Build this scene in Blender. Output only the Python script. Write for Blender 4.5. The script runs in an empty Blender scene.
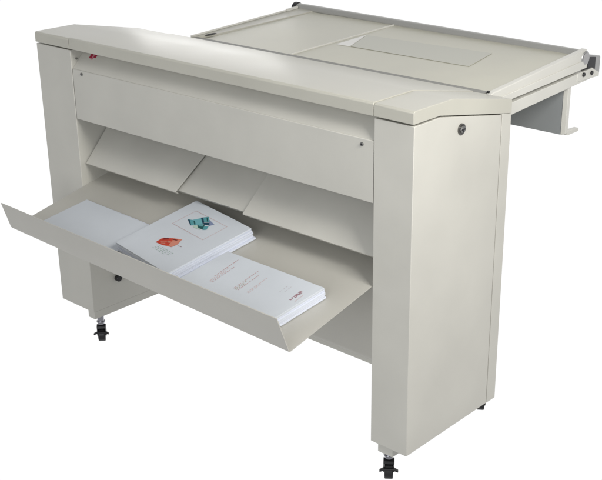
import bpy, bmesh, math, random
from mathutils import Vector, Matrix
random.seed(7)
S = bpy.context.scene
COL = S.collection
ZF = 0.088                      # floor level in the measuring frame; everything is shifted down by it
W, D, WL, WR, H = 1.3697, 0.3767, 0.1614, 0.1092, 1.05
Y1, SL, ZB = 0.1365, 0.048, 0.203
XI0, XI1 = WL, W - WR           # inner faces of the two columns

# ------------------------------------------------------------------ materials
def nt(name):
    m = bpy.data.materials.new(name); m.use_nodes = True
    n = m.node_tree.nodes; l = m.node_tree.links
    return m, n, l, n['Principled BSDF']

def painted(name, col, rough=0.42, var=0.05, bump=0.05, spec=0.5, scale=420):
    """powder-coated sheet metal: fine orange-peel grain, faint tone drift and handling marks"""
    m, n, l, b = nt(name)
    tc = n.new('ShaderNodeTexCoord')
    big = n.new('ShaderNodeTexNoise'); big.inputs['Scale'].default_value = 4.5; big.inputs['Detail'].default_value = 5
    l.new(tc.outputs['Object'], big.inputs['Vector'])
    r = n.new('ShaderNodeMapRange'); r.inputs[1].default_value = .3; r.inputs[2].default_value = .7
    r.inputs[3].default_value = 1 - var; r.inputs[4].default_value = 1 + var
    l.new(big.outputs['Fac'], r.inputs[0])
    mx = n.new('ShaderNodeMix'); mx.data_type = 'RGBA'; mx.blend_type = 'MULTIPLY'; mx.inputs['Factor'].default_value = 1
    mx.inputs['A'].default_value = (*col, 1)
    l.new(r.outputs[0], mx.inputs['B']); l.new(mx.outputs['Result'], b.inputs['Base Color'])
    fine = n.new('ShaderNodeTexNoise'); fine.inputs['Scale'].default_value = scale; fine.inputs['Detail'].default_value = 3
    l.new(tc.outputs['Object'], fine.inputs['Vector'])
    bp = n.new('ShaderNodeBump'); bp.inputs['Strength'].default_value = bump; bp.inputs['Distance'].default_value = .002
    l.new(fine.outputs['Fac'], bp.inputs['Height'])
    if bump: l.new(bp.outputs['Normal'], b.inputs['Normal'])
    rr = n.new('ShaderNodeMapRange'); rr.inputs[3].default_value = rough - .06; rr.inputs[4].default_value = rough + .08
    l.new(big.outputs['Fac'], rr.inputs[0]); l.new(rr.outputs[0], b.inputs['Roughness'])
    b.inputs['Specular IOR Level'].default_value = spec
    return m

def plain(name, col, rough=.5, metal=0., spec=.5):
    m, n, l, b = nt(name)
    b.inputs['Base Color'].default_value = (*col, 1); b.inputs['Roughness'].default_value = rough
    b.inputs['Metallic'].default_value = metal; b.inputs['Specular IOR Level'].default_value = spec
    tc = n.new('ShaderNodeTexCoord'); t = n.new('ShaderNodeTexNoise'); t.inputs['Scale'].default_value = 90
    l.new(tc.outputs['Object'], t.inputs['Vector'])
    r = n.new('ShaderNodeMapRange'); r.inputs[3].default_value = max(.02, rough - .08); r.inputs[4].default_value = min(1, rough + .08)
    l.new(t.outputs['Fac'], r.inputs[0]); l.new(r.outputs[0], b.inputs['Roughness'])
    return m

def paper_mat(name, col):
    m, n, l, b = nt(name)
    tc = n.new('ShaderNodeTexCoord')
    mp = n.new('ShaderNodeMapping'); mp.inputs['Scale'].default_value = (3, 3, 900)
    l.new(tc.outputs['Object'], mp.inputs['Vector'])
    t = n.new('ShaderNodeTexNoise'); t.inputs['Scale'].default_value = 1.; t.inputs['Detail'].default_value = 2
    l.new(mp.outputs[0], t.inputs['Vector'])
    r = n.new('ShaderNodeMapRange'); r.inputs[1].default_value = .3; r.inputs[2].default_value = .7
    r.inputs[3].default_value = .9; r.inputs[4].default_value = 1.04
    l.new(t.outputs['Fac'], r.inputs[0])
    mx = n.new('ShaderNodeMix'); mx.data_type = 'RGBA'; mx.blend_type = 'MULTIPLY'; mx.inputs['Factor'].default_value = 1
    mx.inputs['A'].default_value = (*col, 1); l.new(r.outputs[0], mx.inputs['B'])
    l.new(mx.outputs['Result'], b.inputs['Base Color'])
    b.inputs['Roughness'].default_value = .7; b.inputs['Specular IOR Level'].default_value = .25
    return m

PAINT = (.568, .560, .516)
M_body = painted('light_grey_paint', PAINT)
M_top  = painted('light_grey_paint_smooth', (.51, .502, .445), rough=.3, bump=0)
M_tray = painted('tray_grey_paint', (.50, .49, .45), rough=.5)
M_bed  = painted('bed_beige_paint', (.51, .50, .415), rough=.30, bump=.02, var=.07)
M_rail = painted('rail_white_paint', (.66, .655, .615), rough=.35)
M_bar  = plain('grey_aluminium', (.46, .46, .44), .36, .6)
M_alu  = plain('aluminium', (.5, .5, .5), .35, .85)
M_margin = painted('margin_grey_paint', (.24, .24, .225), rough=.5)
M_bed_reflection = painted('bed_reflection_grey', (.45, .45, .385), rough=.30, bump=.0, var=.04)  # tone of the reflection painted onto the bed
M_apron = painted('blue_grey_shaded', (.26, .275, .285), rough=.5)  # blue-grey kept dark: shade under the table put into the colour
M_dark = plain('dark_gap', (.02, .02, .02), .7)
M_black = plain('black_rubber', (.012, .012, .014), .42)
M_chrome = plain('chrome', (.42, .42, .46), .18, 1.)
M_steel = plain('steel', (.33, .33, .33), .25, 1.)
M_locksteel = plain('lock_steel', (.16, .155, .15), .3, .9)
M_red = plain('red_label', (.35, .015, .05), .5)
M_pink = plain('pink_label', (.55, .2, .25), .5)
M_white = plain('bed_reflection_white', (.82, .82, .8), .5)  # pale end of the reflection painted onto the bed
M_paper = paper_mat('white_paper', (.72, .76, .86))
M_paper2 = paper_mat('white_paper_cover', (.65, .69, .745))
INK = {k: plain('ink_' + k, c, .6, 0, .2) for k, c in dict(
    teal=(.10, .33, .37), cyan=(.16, .42, .47), navy=(.015, .06, .10), green=(.02, .10, .10), slate=(.22, .27, .42),
    pale=(.46, .60, .52), red=(.52, .055, .03), orange=(.60, .13, .07), coral=(.62, .24, .17), maroon=(.16, .02, .02),
    grey=(.42, .44, .44), rose=(.60, .45, .45), rose_dark=(.50, .31, .31), mauve=(.50, .48, .52), sage=(.40, .50, .46), wine=(.36, .16, .19), ochre=(.42, .36, .28)).items()}

# ------------------------------------------------------------------ helpers
def link(name, bm, mat, parent=None, bevel=.0012, seg=2, shift=True, smooth=True, label=None):
    me = bpy.data.meshes.new(name)
    bmesh.ops.recalc_face_normals(bm, faces=bm.faces[:])
    if shift: bmesh.ops.translate(bm, verts=bm.verts[:], vec=(0, 0, -ZF))
    bm.to_mesh(me); bm.free()
    o = bpy.data.objects.new(name, me); COL.objects.link(o)
    mats = mat if isinstance(mat, (list, tuple)) else [mat]
    for m in mats: me.materials.append(m)
    if parent: o.parent = parent
    if bevel:
        b = o.modifiers.new('bevel', 'BEVEL'); b.width = bevel; b.segments = seg; b.limit_method = 'ANGLE'; b.angle_limit = math.radians(28)
        b.harden_normals = False
    if smooth:
        for p in me.polygons: p.use_smooth = True
        e = me.attributes.get('sharp_edge')
        me.set_sharp_from_angle(angle=math.radians(35))
    if label: o['label'] = label
    return o

def box(bm, x0, x1, y0, y1, z0, z1, mi=0):
    vs = [bm.verts.new((x, y, z)) for z in (z0, z1) for y in (y0, y1) for x in (x0, x1)]
    for f in ((0, 2, 3, 1), (4, 5, 7, 6), (0, 1, 5, 4), (2, 6, 7, 3), (0, 4, 6, 2), (1, 3, 7, 5)):
        bm.faces.new([vs[i] for i in f]).material_index = mi

def prism(bm, poly, a, b, axis='x', mi=0):
    """poly extruded between a and b along axis; for x poly is (y,z), for z (x,y), for y (x,z)"""
    def P(p, t):
        return {'x': (t, p[0], p[1]), 'z': (p[0], p[1], t), 'y': (p[0], t, p[1])}[axis]
    A = [bm.verts.new(P(p, a)) for p in poly]; B = [bm.verts.new(P(p, b)) for p in poly]
    n = len(poly)
    fs = [bm.faces.new(A), bm.faces.new(B[::-1])] + [bm.faces.new((A[i], B[i], B[(i+1) % n], A[(i+1) % n])) for i in range(n)]
    for f in fs: f.material_index = mi

def loft(bm, A, B, mi=0):
    """closed hexa-like solid between two polygons of 3D points"""
    a = [bm.verts.new(p) for p in A]; b = [bm.verts.new(p) for p in B]; n = len(a)
    fs = [bm.faces.new(a), bm.faces.new(b[::-1])] + [bm.faces.new((a[i], b[i], b[(i+1) % n], a[(i+1) % n])) for i in range(n)]
    for f in fs: f.material_index = mi

def cyl(bm, p, q, r, n=28, r2=None, mi=0):
    p, q = Vector(p), Vector(q); d = q - p
    rot = d.to_track_quat('Z', 'Y').to_matrix().to_4x4()
    g = bmesh.ops.create_cone(bm, cap_ends=True, segments=n, radius1=r, radius2=r if r2 is None else r2, depth=d.length,
                              matrix=Matrix.Translation((p + q) / 2) @ rot)
    for v in g['verts']:
        for f in v.link_faces: f.material_index = mi

def sheet(path, t):
    """offset a polyline (y,z) to a closed strip of thickness t"""
    up, dn = [], []
    for i, p in enumerate(path):
        a = Vector(path[max(i-1, 0)]); b = Vector(path[min(i+1, len(path)-1)])
        d = (b - a).normalized(); nrm = Vector((-d.y, d.x))
        up.append((p[0] + nrm.x*t/2, p[1] + nrm.y*t/2)); dn.append((p[0] - nrm.x*t/2, p[1] - nrm.y*t/2))
    return up + dn[::-1]

def tag(o, label, cat, group=None):
    o['label'] = label; o['category'] = cat
    if group: o['group'] = group

# ------------------------------------------------------------------ the machine
root = bpy.data.objects.new('folding_machine', None); COL.objects.link(root)
root.location = (0, 0, 0)
tag(root, 'large pale grey paper folding machine on casters with sloped output tray and flat feed table', 'folding machine')

# side columns -------------------------------------------------------------
def column(x0, x1, outer):
    # rear frame of the column with a set-back strip that leaves a groove behind the cover
    bm = bmesh.new()
    prism(bm, [(.3390, ZB), (D, ZB), (D, .966), (.3390, .9738)], x0, x1)
    prism(bm, [(.3255, ZB + .004), (.3389, ZB + .004), (.3389, .966), (.3255, .968)], x0 + .004, x1 - .004)
    c = link('side_column', bm, M_body, root, bevel=.0006)
    # one-piece door that wraps the front and the outer side
    bm = bmesh.new()
    prism(bm, [(0, ZB), (.3365, ZB), (.3365, .9715), (.092, 1.0172), (.0, 1.0160)], x0, x1)
    link('door', bm, M_body, c, bevel=.0014)
    # lock: dark barrel in a thin rim, with key slot
    s = 1 if outer > 0 else -1; xs = x1 if outer > 0 else x0
    bm = bmesh.new()
    cyl(bm, (xs - .001*s, .172, .974), (xs + .004*s, .172, .974), .0130, 36, .0125)
    cyl(bm, (xs + .0046*s, .172, .974), (xs + .0075*s, .172, .974), .0085, 28, .0078, mi=1)
    box(bm, min(xs+.0076*s, xs+.0081*s), max(xs+.0076*s, xs+.0081*s), .1655, .1785, .9725, .9755, 2)
    box(bm, min(xs+.0076*s, xs+.0079*s), max(xs+.0076*s, xs+.0079*s), .170, .1735, .967, .972, 2)
    link('lock', bm, [M_locksteel, M_steel, M_black], c, bevel=.0006)
    return c
cl = column(0, WL, -1)
cr = column(XI1, W, 1)
# recessed bases
bm = bmesh.new(); box(bm, .128, WL - .0015, .003, .500, .178, ZB - .0005); link('base_plate', bm, M_body, cl)
bm = bmesh.new(); box(bm, XI1 + .018, W - .046, .006, .366, .178, ZB - .0005); box(bm, 1.252, 1.281, .3662, .495, .181, ZB - .0005); link('base_plate', bm, M_body, cr)
# bolt on the inside of the far column
bm = bmesh.new(); cyl(bm, (WL, .097, .289), (WL + .014, .097, .289), .010, 16); link('bolt', bm, M_black, cl)
bm = bmesh.new(); cyl(bm, (WL, .028, .611), (WL + .008, .028, .611), .004, 12); link('hinge_pin', bm, M_black, cl, bevel=0)
for y, z in ((.018, .990), (.044, .983)):
    bm = bmesh.new(); cyl(bm, (WL, y, z), (WL + .003, y, z), .0032, 12); link('screw', bm, M_steel, cl, bevel=0)
# red warning tag stuck on the slot shelf next to the far column
bm = bmesh.new()
def tagpatch(xa, xb, ya, yb, mi):
    q = ((xa, ya), (xb, ya), (xb, yb), (xa, yb))
    loft(bm, [(x, y - h*.71, .9632 + (y - .0045)*1.0152 + h*.70) for h in (.0011,) for x, y in q],
         [(x, y - h*.71, .9632 + (y - .0045)*1.0152 + h*.70) for h in (.0022,) for x, y in q], mi)
tagpatch(0.2020, 0.2020 + .010, .034, .053, 0); tagpatch(0.2020 + .0108, 0.2020 + .0165, .032, .053, 1); tagpatch(0.2020 + .0172, 0.2020 + .026, .037, .053, 0)
link('warning_label', bm, [M_red, M_pink], cl, bevel=0)

# casters --------------------------------------------------------------------
def caster(x, y, yaw):
    bm = bmesh.new()
    prism(bm, [(-.015, .026), (-.009, .022), (.012, .016), (.017, .024), (.012, .048), (-.002, .056), (-.013, .050)], -.0135, -.0112)
    prism(bm, [(-.015, .026), (-.009, .022), (.012, .016), (.017, .024), (.012, .048), (-.002, .056), (-.013, .050)], .0112, .0135)
    prism(bm, [(-.014, .047), (.013, .0455), (.012, .052), (-.002, .0585), (-.012, .054)], -.0137, .0137)
    e = link('caster', bm, M_black, root, shift=False, bevel=.0015)
    e.location = (x, y, 0); e.rotation_euler = (0, 0, yaw)
    bm = bmesh.new(); cyl(bm, (0, 0, .0585), (0, 0, .096), .0105, 28); cyl(bm, (0, 0, .066), (0, 0, .0695), .0135, 28)
    link('stem', bm, M_chrome, e, shift=False, bevel=.0008)
    bm = bmesh.new(); cyl(bm, (-.0108, .001, .0225), (.0108, .001, .0225), .0225, 40)
    link('wheel', bm, M_black, e, shift=False, bevel=.003, seg=3)
    bm = bmesh.new(); cyl(bm, (-.015, .003, .0215), (.015, .003, .0215), .006, 18)
    link('axle', bm, M_bar, e, shift=False, bevel=.0008)
    bm = bmesh.new()
    prism(bm, [(-.023, .030), (-.014, .0335), (.014, .0335), (.023, .030), (.0235, .0345), (.015, .0395), (-.015, .0395), (-.0235, .0345)], -.0235, -.0145, 'y')
    link('brake_lever', bm, M_black, e, shift=False, bevel=.0012)
    return e
caster(1.287, .040, math.radians(38)); caster(.143, .036, math.radians(48))
caster(1.267, .470, math.radians(215)); caster(.143, .468, math.radians(-160))

# top cover: three sections ------------------------------------------------------
cap_prof = [(-.003, 1.0205), (-.003, H - .004), (.001, H), (Y1, H), (D, H - SL), (D + .002, H - SL - .004), (D + .002, .9665), (.336, .9745), (.092, 1.0205)]
for a, b, lift in ((0, WL - .001, 0), (WL + .001, XI1 - .0008, .002), (XI1 + .0008, W, 0)):
    bm = bmesh.new()
    prism(bm, [(y, z + (lift if z > 1.03 or y > .1 and z > .98 else 0)) for y, z in cap_prof], a, b)
    link('top_cover', bm, M_top, root, bevel=.0016, seg=3)

# front: slot shelf, hinged flap, chute, deflector plates ---------------------------
x0, x1 = XI0 + .0025, XI1 - .0025
bm = bmesh.new(); prism(bm, sheet([(.0028, .9615), (.0045, .9632), (.057, 1.0165)], .002), XI0 + .0008, XI1 - .0008)
link('slot_shelf', bm, M_body, root, bevel=0)
bm = bmesh.new(); prism(bm, [(.001, .8185), (.001, .9635), (.004, .9645), (.016, .9595), (.016, .8195)], x0, x1)
flap = link('front_flap', bm, M_body, root, bevel=.0012)
for x, z in ((.206, .9545), (1.226, .9505)):
    bm = bmesh.new(); cyl(bm, (x, .001, z), (x, -.002, z), .0045, 20); cyl(bm, (x, -.0021, z), (x, -.0025, z), .0023, 6, mi=1); link('screw', bm, [M_steel, M_black], flap, bevel=.0006)
sl = 1.073
def chute(y):  return .681 + (y - .017) * sl
bm = bmesh.new(); prism(bm, sheet([(.034, chute(.018)), (.190, chute(.174))], .002), XI0 + .0008, XI1 - .0008)
link('chute_panel', bm, M_body, root, bevel=0)
bm = bmesh.new(); prism(bm, sheet([(.033, chute(.018)), (.052, .668), (.16, .655)], .002), XI0 + .0009, XI1 - .0009)
link('chute_lip', bm, M_body, root, bevel=0)
def deflector(xa_b, xb_b, xa_t, xb_t):
    bm = bmesh.new()
    def ring(y, xa, xb, o): return [(xa, y + o, chute(y)), (xb, y + o, chute(y))]
    lo, hi = .017, .150
    k = (hi - lo) / (.091 - lo)
    xa_h = xa_b + (xa_t - xa_b) * k; xb_h = xb_b + (xb_t - xb_b) * k
    f = [(xa_b, lo, chute(lo)), (xb_b, lo, chute(lo)), (xb_h, hi, chute(hi)), (xa_h, hi, chute(hi))]
    loft(bm, f, [(x, y + .004, z - .001) for x, y, z in f])
    # folded return at the lower edge
    f = [(xa_b + .001, lo + .0015, chute(lo) - .0005), (xb_b - .001, lo + .0015, chute(lo) - .0005), (xb_b - .001, lo + .012, chute(lo) - .0085), (xa_b + .001, lo + .012, chute(lo) - .0085)]
    loft(bm, f, [(x, y + .002, z + .002) for x, y, z in f])
    link('deflector_plate', bm, M_body, root, bevel=.0006)
deflector(XI0 + .004, .558, XI0 + .004, .586)
deflector(.817, XI1 - .004, .828, XI1 - .004)
# wall closing the machine behind the tray
bm = bmesh.new(); box(bm, XI0 + .0008, XI1 - .0008, .165, .169, .30, .665); 
link('back_wall', bm, M_body, root, bevel=0)
bm = bmesh.new()
prism(bm, sheet([(.150, .60), (.150, .330), (.153, .322), (.164, .3135)], .002), XI0 + .0012, XI1 - .0012)
link('lower_panel', bm, M_tray, root, bevel=0)
# inner walls between shelf and cover, behind the flap (motor housing)
bm = bmesh.new(); box(bm, XI0 + .0009, XI1 - .0009, .205, .36, .70, .985); link('roller_housing', bm, M_body, root, bevel=0)

# delivery tray -----------------------------------------------------------------------
TS = .219
def tray_z(y, y0=-.265, z0=.5545): return z0 + (y - y0) * TS
bm = bmesh.new()
xa, xb = XI0 + .004, XI1 - .004
def tray_prof(yf, zf, yl, zl):
    pts = [(.145, zf + (.145 - yf) * TS), (yf + .006, zf + .0018), (yf + .0015, zf + .0012), (yf - .001, zf + .004), (yl, zl)]
    return sheet(pts, .0022)
A = tray_prof(-.252, .5575, -.276, .638); B = tray_prof(-.277, .552, -.313, .646)
loft(bm, [(xa, y, z) for y, z in A], [(xb, y, z) for y, z in B])
tray = link('delivery_tray', bm, M_tray, root, bevel=0)

# feed table ----------------------------------------------------------------------------
tab = None
TA = .045
def tz(y, dz=0): return 1.0 + TA * (y - .383) + dz
def tpart(name, bm, mat, bevel=.001):
    return link(name, bm, mat, tab or root, bevel=bevel)
def slab(bm, quad, z0, z1, mi=0):
    loft(bm, [(x, y, tz(y, z0)) for x, y in quad], [(x, y, tz(y, z1)) for x, y in quad], mi)
# frame under the bed (left and front margins show)
bm = bmesh.new(); slab(bm, [(.236, .3805), (1.289, .3805), (1.289, .845), (.236, .862)], -.030, -.006)
tab = tpart('feed_table', bm, M_top)
bm = bmesh.new(); slab(bm, [(.236, .381), (.275, .474), (.305, .80), (.306, .855), (.236, .861)], -.0058, .002)
lr = tpart('left_margin', bm, M_top)
bm = bmesh.new()
for k in range(1):
    pts = []
    for i in range(24):
        a = i/24*2*math.pi
        u, w_ = .024*math.cos(a), .0085*math.sin(a)
        u = max(-.019, min(.019, u))
        pts.append((.263 + .10*0 + u*.10 + w_*.99, .443 + u*.99 - w_*.10))
    slab(bm, pts, .0021, .0026)
tpart('hand_hole_shade', bm, M_dark, bevel=0)  # dark slab laid on the margin for the shade inside the hole
bm = bmesh.new(); slab(bm, [(.236, .8), (.243, .8), (.243, .853), (.236, .853)], .0022, .010); 
slab(bm, [(.236, .385), (.240, .385), (.240, .80), (.236, .80)], .0022, .0075)
tpart('left_edge_lip', bm, M_rail)
# two bed panels, a seam strip between
bm = bmesh.new(); slab(bm, [(.281, .405), (.6255, .405), (.6465, .842), (.310, .850)], -.0055, -.001); tpart('bed_panel', bm, M_bed)
bm = bmesh.new(); slab(bm, [(.6305, .405), (1.286, .405), (1.286, .832), (.6515, .842)], -.0055, -.0022); tpart('bed_panel', bm, M_bed)
bm = bmesh.new(); slab(bm, [(.6265, .405), (.6295, .405), (.6505, .842), (.6475, .842)], -.0055, .0012); tpart('seam_strip', bm, M_rail, bevel=.0004)
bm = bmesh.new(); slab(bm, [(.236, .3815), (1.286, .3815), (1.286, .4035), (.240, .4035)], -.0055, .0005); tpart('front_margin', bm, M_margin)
# reflection on the bed, painted as a darker patch with a pale corner
bm = bmesh.new(); slab(bm, [(.7105, .568), (1.112, .572), (1.087, .717), (.664, .697)], -.0018, -.0008); tpart('bed_reflection', bm, M_bed_reflection, bevel=.0003)
bm = bmesh.new(); slab(bm, [(.659, .566), (.708, .568), (.662, .695)], -.0018, -.0006); tpart('bed_reflection_corner', bm, M_white, bevel=0)
# right side rail with step, beam under it
bm = bmesh.new()
prism(bm, [(.385, .9985), (.395, 1.0025), (.835, 1.036), (.835, .985), (.385, .968)], 1.2895, 1.306)
rail = tpart('side_rail', bm, M_rail, bevel=.002)
bm = bmesh.new(); prism(bm, [(.385, .984), (.835, 1.008), (.835, .9855), (.385, .9685)], 1.3062, 1.3095); tpart('rail_moulding', bm, M_rail, bevel=.001)
bm = bmesh.new(); cyl(bm, (1.293, .3925, 1.001), (1.293, .3925, 1.0055), .0035, 12); tpart('rail_screw', bm, M_black, bevel=0)
bm = bmesh.new(); prism(bm, [(.372, .958), (.80, .9755), (.86, .978), (.86, .9505), (.80, .948), (.372, .9255)], 1.281, 1.3075); tpart('side_beam', bm, M_rail)
bm = bmesh.new(); prism(bm, [(.372, .956), (.80, .974), (.80, .988), (.372, .970)], 1.270, 1.292); tpart('gap_liner', bm, M_bar, bevel=0)
bm = bmesh.new(); prism(bm, [(.372, .958), (.80, .9755), (.86, .978), (.86, .9505), (.80, .948), (.372, .9255)], .24, .262); tpart('side_beam', bm, M_rail)
# rear bar (roller) with end disc
bm = bmesh.new()
cyl(bm, (.222, .872, 1.021), (1.292, .838, 1.014), .0165, 32)
rb = tpart('rear_roller', bm, M_bar, bevel=0)
bm = bmesh.new(); cyl(bm, (.212, .8723, 1.0212), (.228, .8718, 1.021), .019, 24); tpart('roller_cap', bm, M_black, bevel=.001)
bm = bmesh.new(); cyl(bm, (1.291, .828, 1.0115), (1.309, .828, 1.0115), 0.0200, 40); e = tpart('roller_disc', bm, M_alu, bevel=.002)
bm = bmesh.new(); cyl(bm, (1.3092, .828, 1.0115), (1.3105, .828, 1.0115), .0155, 32); tpart('roller_disc_face', bm, plain('grey_plastic', (.36, .36, .37), .4), bevel=.0004)
# end bracket
bm = bmesh.new()
prism(bm, [(.858, .949), (.918, .949), (.922, .953), (.922, 1.000), (.918, 1.004), (.846, 1.0185), (.842, 1.015), (.842, .985), (.846, .968)], 1.288, 1.302)
br = tpart('end_bracket', bm, M_alu, bevel=.003)
bm = bmesh.new(); prism(bm, [(.848, .9755), (.892, .972), (.892, 1.004), (.848, 1.0115)], 1.3022, 1.3032); tpart('bracket_recess_shade', bm, plain('recess_shade_dark', (.03, .03, .035), .5), bevel=0)  # dark sheet on the bracket face for the shade in its hollow
bm = bmesh.new(); prism(bm, [(.79, .955), (.868, .952), (.906, .951), (.906, .962), (.878, .9735), (.868, .980), (.858, .978), (.79, .9775)], 1.3034, 1.3095); tpart('bracket_arm', bm, M_rail, bevel=.001)
for y, z in ((.819, .970), (.862, .9675)):
    bm = bmesh.new(); cyl(bm, (1.3096, y, z), (1.3135, y, z), .0058, 18); tpart('bolt', bm, M_black, bevel=.0006)
bm = bmesh.new(); box(bm, 1.3035, 1.3085, .812, .846, .982, .9885); tpart('spring_clip', bm, M_dark, bevel=0)
# hanging apron behind, with edge flange and foot
bm = bmesh.new(); box(bm, .25, 1.287, .760, .763, .813, .955); tpart('rear_apron', bm, M_apron, bevel=.0008)
bm = bmesh.new()
prism(bm, [(1.289, .957), (1.303, .955), (1.303, .818), (1.289, .812)], .758, .772, 'y')
prism(bm, [(.7722, .811), (.83, .811), (.83, .820), (.7722, .824)], 1.289, 1.303)
tpart('apron_flange', bm, M_rail, bevel=.001)

# ------------------------------------------------------------------ papers in the tray
TANG = math.atan(TS)
def place(x, y, yaw, h=0):
    e = Matrix.Translation((x, y, tray_z(y) + .0035 - ZF)) @ Matrix.Rotation(TANG, 4, 'X') @ Matrix.Rotation(math.radians(yaw), 4, 'Z') @ Matrix.Translation((0, 0, h))
    return e
def booklet(name, mat4, w, l, t, mat, shear=0):
    """a folded print: thin block with rounded spine and slightly lifted pages, built in local space"""
    bm = bmesh.new()
    n = 10
    prof = []
    for i in range(n + 1):
        u = i / n; prof.append((u, math.sin(u * math.pi) * t * .12))
    g0 = [[bm.verts.new((w*u + shear*l*q, l*q, 0)) for u, s in prof] for q in (0, .5, 1)]
    g1 = [[bm.verts.new((w*u + shear*l*q + random.uniform(-.0004, .0004), l*q, t*.985 + s + (.0003*math.sin(7*u + 3*q)))) for u, s in prof] for q in (0, .5, 1)]
    for a in range(2):
        for i in range(n):
            bm.faces.new((g0[a][i], g0[a+1][i], g0[a+1][i+1], g0[a][i+1]))
            bm.faces.new((g1[a][i], g1[a][i+1], g1[a+1][i+1], g1[a+1][i]))
        bm.faces.new((g0[a][0], g1[a][0], g1[a+1][0], g0[a+1][0]))
        bm.faces.new((g0[a][n], g0[a+1][n], g1[a+1][n], g1[a][n]))
    for i in range(n):
        bm.faces.new((g0[0][i], g0[0][i+1], g1[0][i+1], g1[0][i]))
        bm.faces.new((g0[2][i], g1[2][i], g1[2][i+1], g0[2][i+1]))
    o = link(name, bm, mat, None, bevel=min(.0006, t*.2), seg=2, shift=False)
    o.matrix_world = mat4
    return o
def ink(parent, polys, key, z):
    """printed shapes belong to the sheet's own mesh: thin ink faces in the sheet's x/y"""
    me = parent.data
    m = INK[key]
    if m.name not in me.materials: me.materials.append(m)
    mi = me.materials.find(m.name)
    bm = bmesh.new(); bm.from_mesh(me)
    for poly in polys:
        f = bm.faces.new([bm.verts.new((x, y, z)) for x, y in poly]); f.material_index = mi; f.smooth = False
        f.normal_update()
        if f.normal.z < 0: f.normal_flip()
    bm.to_mesh(me); bm.free()
def rect(x, y, w, h): return [(x, y), (x+w, y), (x+w, y+h), (x, y+h)]

# blank sheets at the far end
LA = 'blank folded print lying flat, undermost at the far left end of the tray'
o = booklet('folded_print', place(.226, -.232, -2.0), .334, .186, .0028, M_paper, .10); tag(o, LA, 'folded print', 'blank folded prints at the far end of the tray')
o = booklet('folded_print', place(.229, -.236, -2.6, .0034), .331, .187, .0026, M_paper2, .10); tag(o, 'blank white folded print on top at the far left end of the tray', 'folded print', 'blank folded prints at the far end of the tray')

# centre stack
ST, N = .0052, 6
GS = 'stack of folded prints in the middle of the tray'
BX, BY, YAW, BW, BL = .567, -.193, -8.5, .247, .260
mid = ['lowest print of the middle stack, directly on the tray', 'second print from the bottom of the middle stack', 'third print from the bottom of the middle stack',
       'fourth print from the bottom of the middle stack', 'plain print just under the cover with teal and red pictures']
for i in range(N):
    j = (random.uniform(-.003, .003), random.uniform(-.003, .002), random.uniform(-.7, .7)) if i < N-1 else (0, 0, 0)
    o = booklet('folded_print', place(BX + j[0] + .004*(N-1-i)*.3, BY + j[1], YAW + j[2], .006*0 + i*ST), BW, BL, ST*.97, M_paper if i < N-1 else M_paper2)
    tag(o, mid[i] if i < N-1 else 'printed cover with framed teal picture and red emblem, topmost of the middle stack', 'folded print', GS)
top = o
def I(name, polys, key, lvl=0): ink(top, polys, key, ST*1.085 + .0003 + lvl*.00008)
I('printed_emblem', [[(.0927,.0656),(.0905,.086),(.1162,.1052),(.1414,.1163),(.152,.0946),(.1498,.0776),(.1191,.0685)]], 'orange', 0)
I('printed_emblem', [[(.0927,.0656),(.0922,.0908),(.1162,.1041),(.1355,.0788),(.1191,.069)]], 'red', 1)
I('printed_emblem', [[(.1355,.0788),(.1247,.0984),(.1414,.1163),(.152,.0946),(.1498,.0776)]], 'coral', 2)
I('printed_emblem', [[(.098,.083),(.096,.0905),(.108,.098),(.111,.094)], [(.118,.099),(.121,.103),(.136,.108),(.134,.103)], [(.160,.0915),(.1597,.0925),(.1719,.0942),(.1719,.0932)]], 'maroon', 3)
I('printed_emblem', [[(.104,.073),(.103,.076),(.123,.090),(.126,.087)], [(.110,.071),(.109,.073),(.119,.079),(.121,.077)], [(.118,.083),(.116,.090),(.124,.094),(.128,.086)]], 'coral', 3)
for a in range(4):
    y = .046 + a*.0052
    I('caption_line', [rect(.108 + a*.003 + k*.0105 + .002*((k*7 + a*3) % 3), y, .006 + .0015*((k*5 + a) % 3), .0016) for k in range(6 - (a == 0))], 'sage')
tl = [('teal', [[(.0669,.1851),(.0803,.191),(.1061,.1769),(.1,.1709)]]), ('cyan', [[(.0803,.191),(.0929,.2106),(.1249,.1938),(.1061,.1769)]]),
      ('navy', [[(.0909,.211),(.0944,.2153),(.1175,.2028),(.1218,.1951)], [(.069,.184),(.073,.187),(.100,.173),(.099,.1709)]]), ('teal', [[(.0951,.2157),(.1053,.2266),(.1296,.2113),(.1175,.2028)]]),
      ('navy', [[(.118,.1996),(.1321,.2095),(.1446,.2006),(.1263,.1948)]]), ('slate', [[(.1194,.2185),(.1509,.2121),(.1458,.1997),(.135,.206)]]),
      ('green', [[(.1129,.1835),(.1300,.197),(.1449,.178),(.1294,.1757)]]), ('teal', [[(.1351,.1904),(.1457,.1979),(.1553,.1836),(.1473,.1762)]]), ('pale', [[(.106,.1751),(.1154,.1817),(.128,.176),(.1421,.1725),(.1156,.1695)]]),
      ('cyan', [[(.120,.183),(.131,.191),(.134,.187),(.124,.180)]]), ('green', [[(.086,.190),(.090,.192),(.108,.182),(.105,.179)], [(.104,.220),(.106,.222),(.124,.211),(.122,.209)]])]
for k, (c, p) in enumerate(tl): I('printed_picture', p, c, k % 5 + (3 if k > 8 else 0))
def frame(x0, y0, x1, y1, t): return [rect(x0, y0, x1-x0, t), rect(x0, y1-t, x1-x0, t), rect(x0, y0+t, t, y1-y0-2*t), rect(x1-t, y0+t, t, y1-y0-2*t)]
I('picture_frame', frame(.048, .147, .190, .226, .0014), 'rose')

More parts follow.
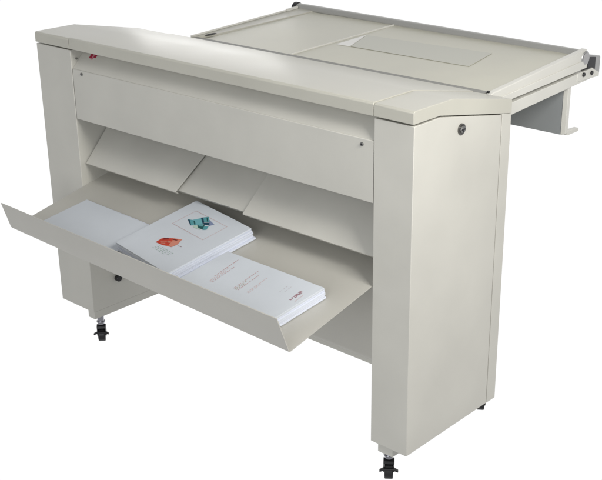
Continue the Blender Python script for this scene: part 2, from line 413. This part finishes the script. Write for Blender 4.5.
# right-hand stack
GR = 'stack of folded prints at the near right end of the tray'
rn = ['lowest print of the right-hand stack in the tray', 'second print from the bottom of the right-hand stack', 'third print from the bottom of the right-hand stack',
      'fourth print from the bottom of the right-hand stack', 'plain print just under the one with reddish text lines']
N2, ST2 = 6, .0049
for i in range(N2):
    j = (random.uniform(-.002, .002), random.uniform(-.002, .002), random.uniform(-.4, .4)) if i < N2-1 else (0, 0, 0)
    o = booklet('folded_print', place(.848 + j[0], -.25 + j[1], -1 + j[2], i*ST2), .324, .172, ST2*.97, M_paper if i < N2-1 else M_paper2, .12)
    tag(o, rn[i] if i < N2-1 else 'white print with reddish lines of small text, topmost of the right-hand stack', 'folded print', GR)
top2 = o
def text_run(x, y0, y1, h, key, seed, wmin=.004, wmax=.012):
    """unreadable small print running across the sheet (its lines run front to back): word-sized dashes"""
    r = random.Random(seed); y = y0; out = []
    while y < y1 - .002:
        w = min(r.uniform(wmin, wmax), y1 - y)
        out.append([(x, y), (x + h, y), (x + h*.8, y + w), (x + h*.1, y + w)] if r.random() > .3 else rect(x, y, h, w))
        y += w + r.uniform(.0018, .0042)
    return out
def J(polys, key): ink(top2, polys, key, ST2*1.085 + .0003)

X0 = -.048
for x, y0, y1, c, sd in ((.1225, .075, .156, 'rose_dark', 1), (.1275, .054, .120, 'rose', 2), (.1320, .054, .105, 'rose', 3), (.1370, .054, .128, 'rose_dark', 4),
                         (.2035, .062, .145, 'rose_dark', 5), (.2085, .060, .100, 'ochre', 6), (.2130, .060, .090, 'ochre', 7), (.2180, .062, .131, 'rose_dark', 8),
                         (.2440, .066, .137, 'rose', 9), (.2490, .066, .110, 'rose', 10), (.3120, .105, .137, 'mauve', 11), (.3220, .112, .135, 'mauve', 12)):
    J(text_run(x + X0, y0, y1, .0019, c, sd), c)
g = []
y = .0945
r_ = random.Random(4)
for k in range(6):
    h = .006 if k < 2 else .0095
    x = .3535 + X0
    g += [rect(x, y, h, .0016), rect(x + (0 if k % 2 else h - .002), y + .0016, .002, .0026)]
    if k > 1: g += [rect(x, y + .0042, h*.8, .0014)]
    y += .0066
J(g, 'wine')
J([rect(.3700 + X0, .096 + k*.007, .0022, .005) for k in range(4)], 'rose')

# ------------------------------------------------------------------ camera
cam = bpy.data.cameras.new('camera'); co = bpy.data.objects.new('camera', cam); COL.objects.link(co)
R_, U_, F_ = Vector((0.7343723, 0.6786128, -0.0134937)), Vector((-0.2426546, 0.2810555, 0.9285077)), Vector((-0.6338897, 0.6785960, -0.3710678))
M = Matrix((R_, U_, -F_)).transposed().to_4x4(); M.translation = Vector((2.73076, -1.81306, 1.66398 - ZF))
co.matrix_world = M
cam.sensor_width = 36; cam.lens = 1105.60 / 602 * 36; cam.clip_end = 200; cam.clip_start = .05
S.camera = co

# ------------------------------------------------------------------ light: unseen white world glow added behind the machine, dimmer in front
w = bpy.data.worlds.new('World'); S.world = w; w.use_nodes = True
n = w.node_tree.nodes; l = w.node_tree.links
bg = n['Background']
tc = n.new('ShaderNodeTexCoord')
dp = n.new('ShaderNodeVectorMath'); dp.operation = 'DOT_PRODUCT'; dp.inputs[1].default_value = Vector((-.60, .70, -.38)).normalized()
nrm = n.new('ShaderNodeVectorMath'); nrm.operation = 'NORMALIZE'
l.new(tc.outputs['Generated'], nrm.inputs[0]); l.new(nrm.outputs[0], dp.inputs[0])
mr = n.new('ShaderNodeMapRange'); mr.interpolation_type = 'SMOOTHSTEP'
mr.inputs[1].default_value = .15; mr.inputs[2].default_value = .70; mr.inputs[3].default_value = .41; mr.inputs[4].default_value = 1.02
l.new(dp.outputs['Value'], mr.inputs[0])
l.new(mr.outputs[0], bg.inputs['Strength']); bg.inputs['Color'].default_value = (1, 1, 1, 1)

def area(name, loc, target, size, power, col=(1, 1, 1), sy=None):
    L = bpy.data.lights.new(name, 'AREA'); L.energy = power; L.color = col; L.size = size
    if sy: L.shape = 'RECTANGLE'; L.size_y = sy
    o = bpy.data.objects.new(name, L); COL.objects.link(o); o.location = loc
    o.rotation_euler = (Vector(target) - Vector(loc)).to_track_quat('-Z', 'Y').to_euler()
    return o
area('window_lamp', (2.62, -.34, 1.82), (1.37, .08, .78), .7, 32, (1, .975, .92))
area('front_lamp', (2.3, -3.6, 1.50), (.8, 0, .72), 2.2, 50, (.97, .985, 1))
area('rear_lamp', (-1.36, 2.0, 1.17), (.56, .25, 1.03), .75, 1.7, (1, .99, .96), .16)

S.view_settings.view_transform = 'Standard'; S.view_settings.look = 'None'
S.view_settings.exposure = 0; S.view_settings.gamma = 1
S.render.engine = 'CYCLES'
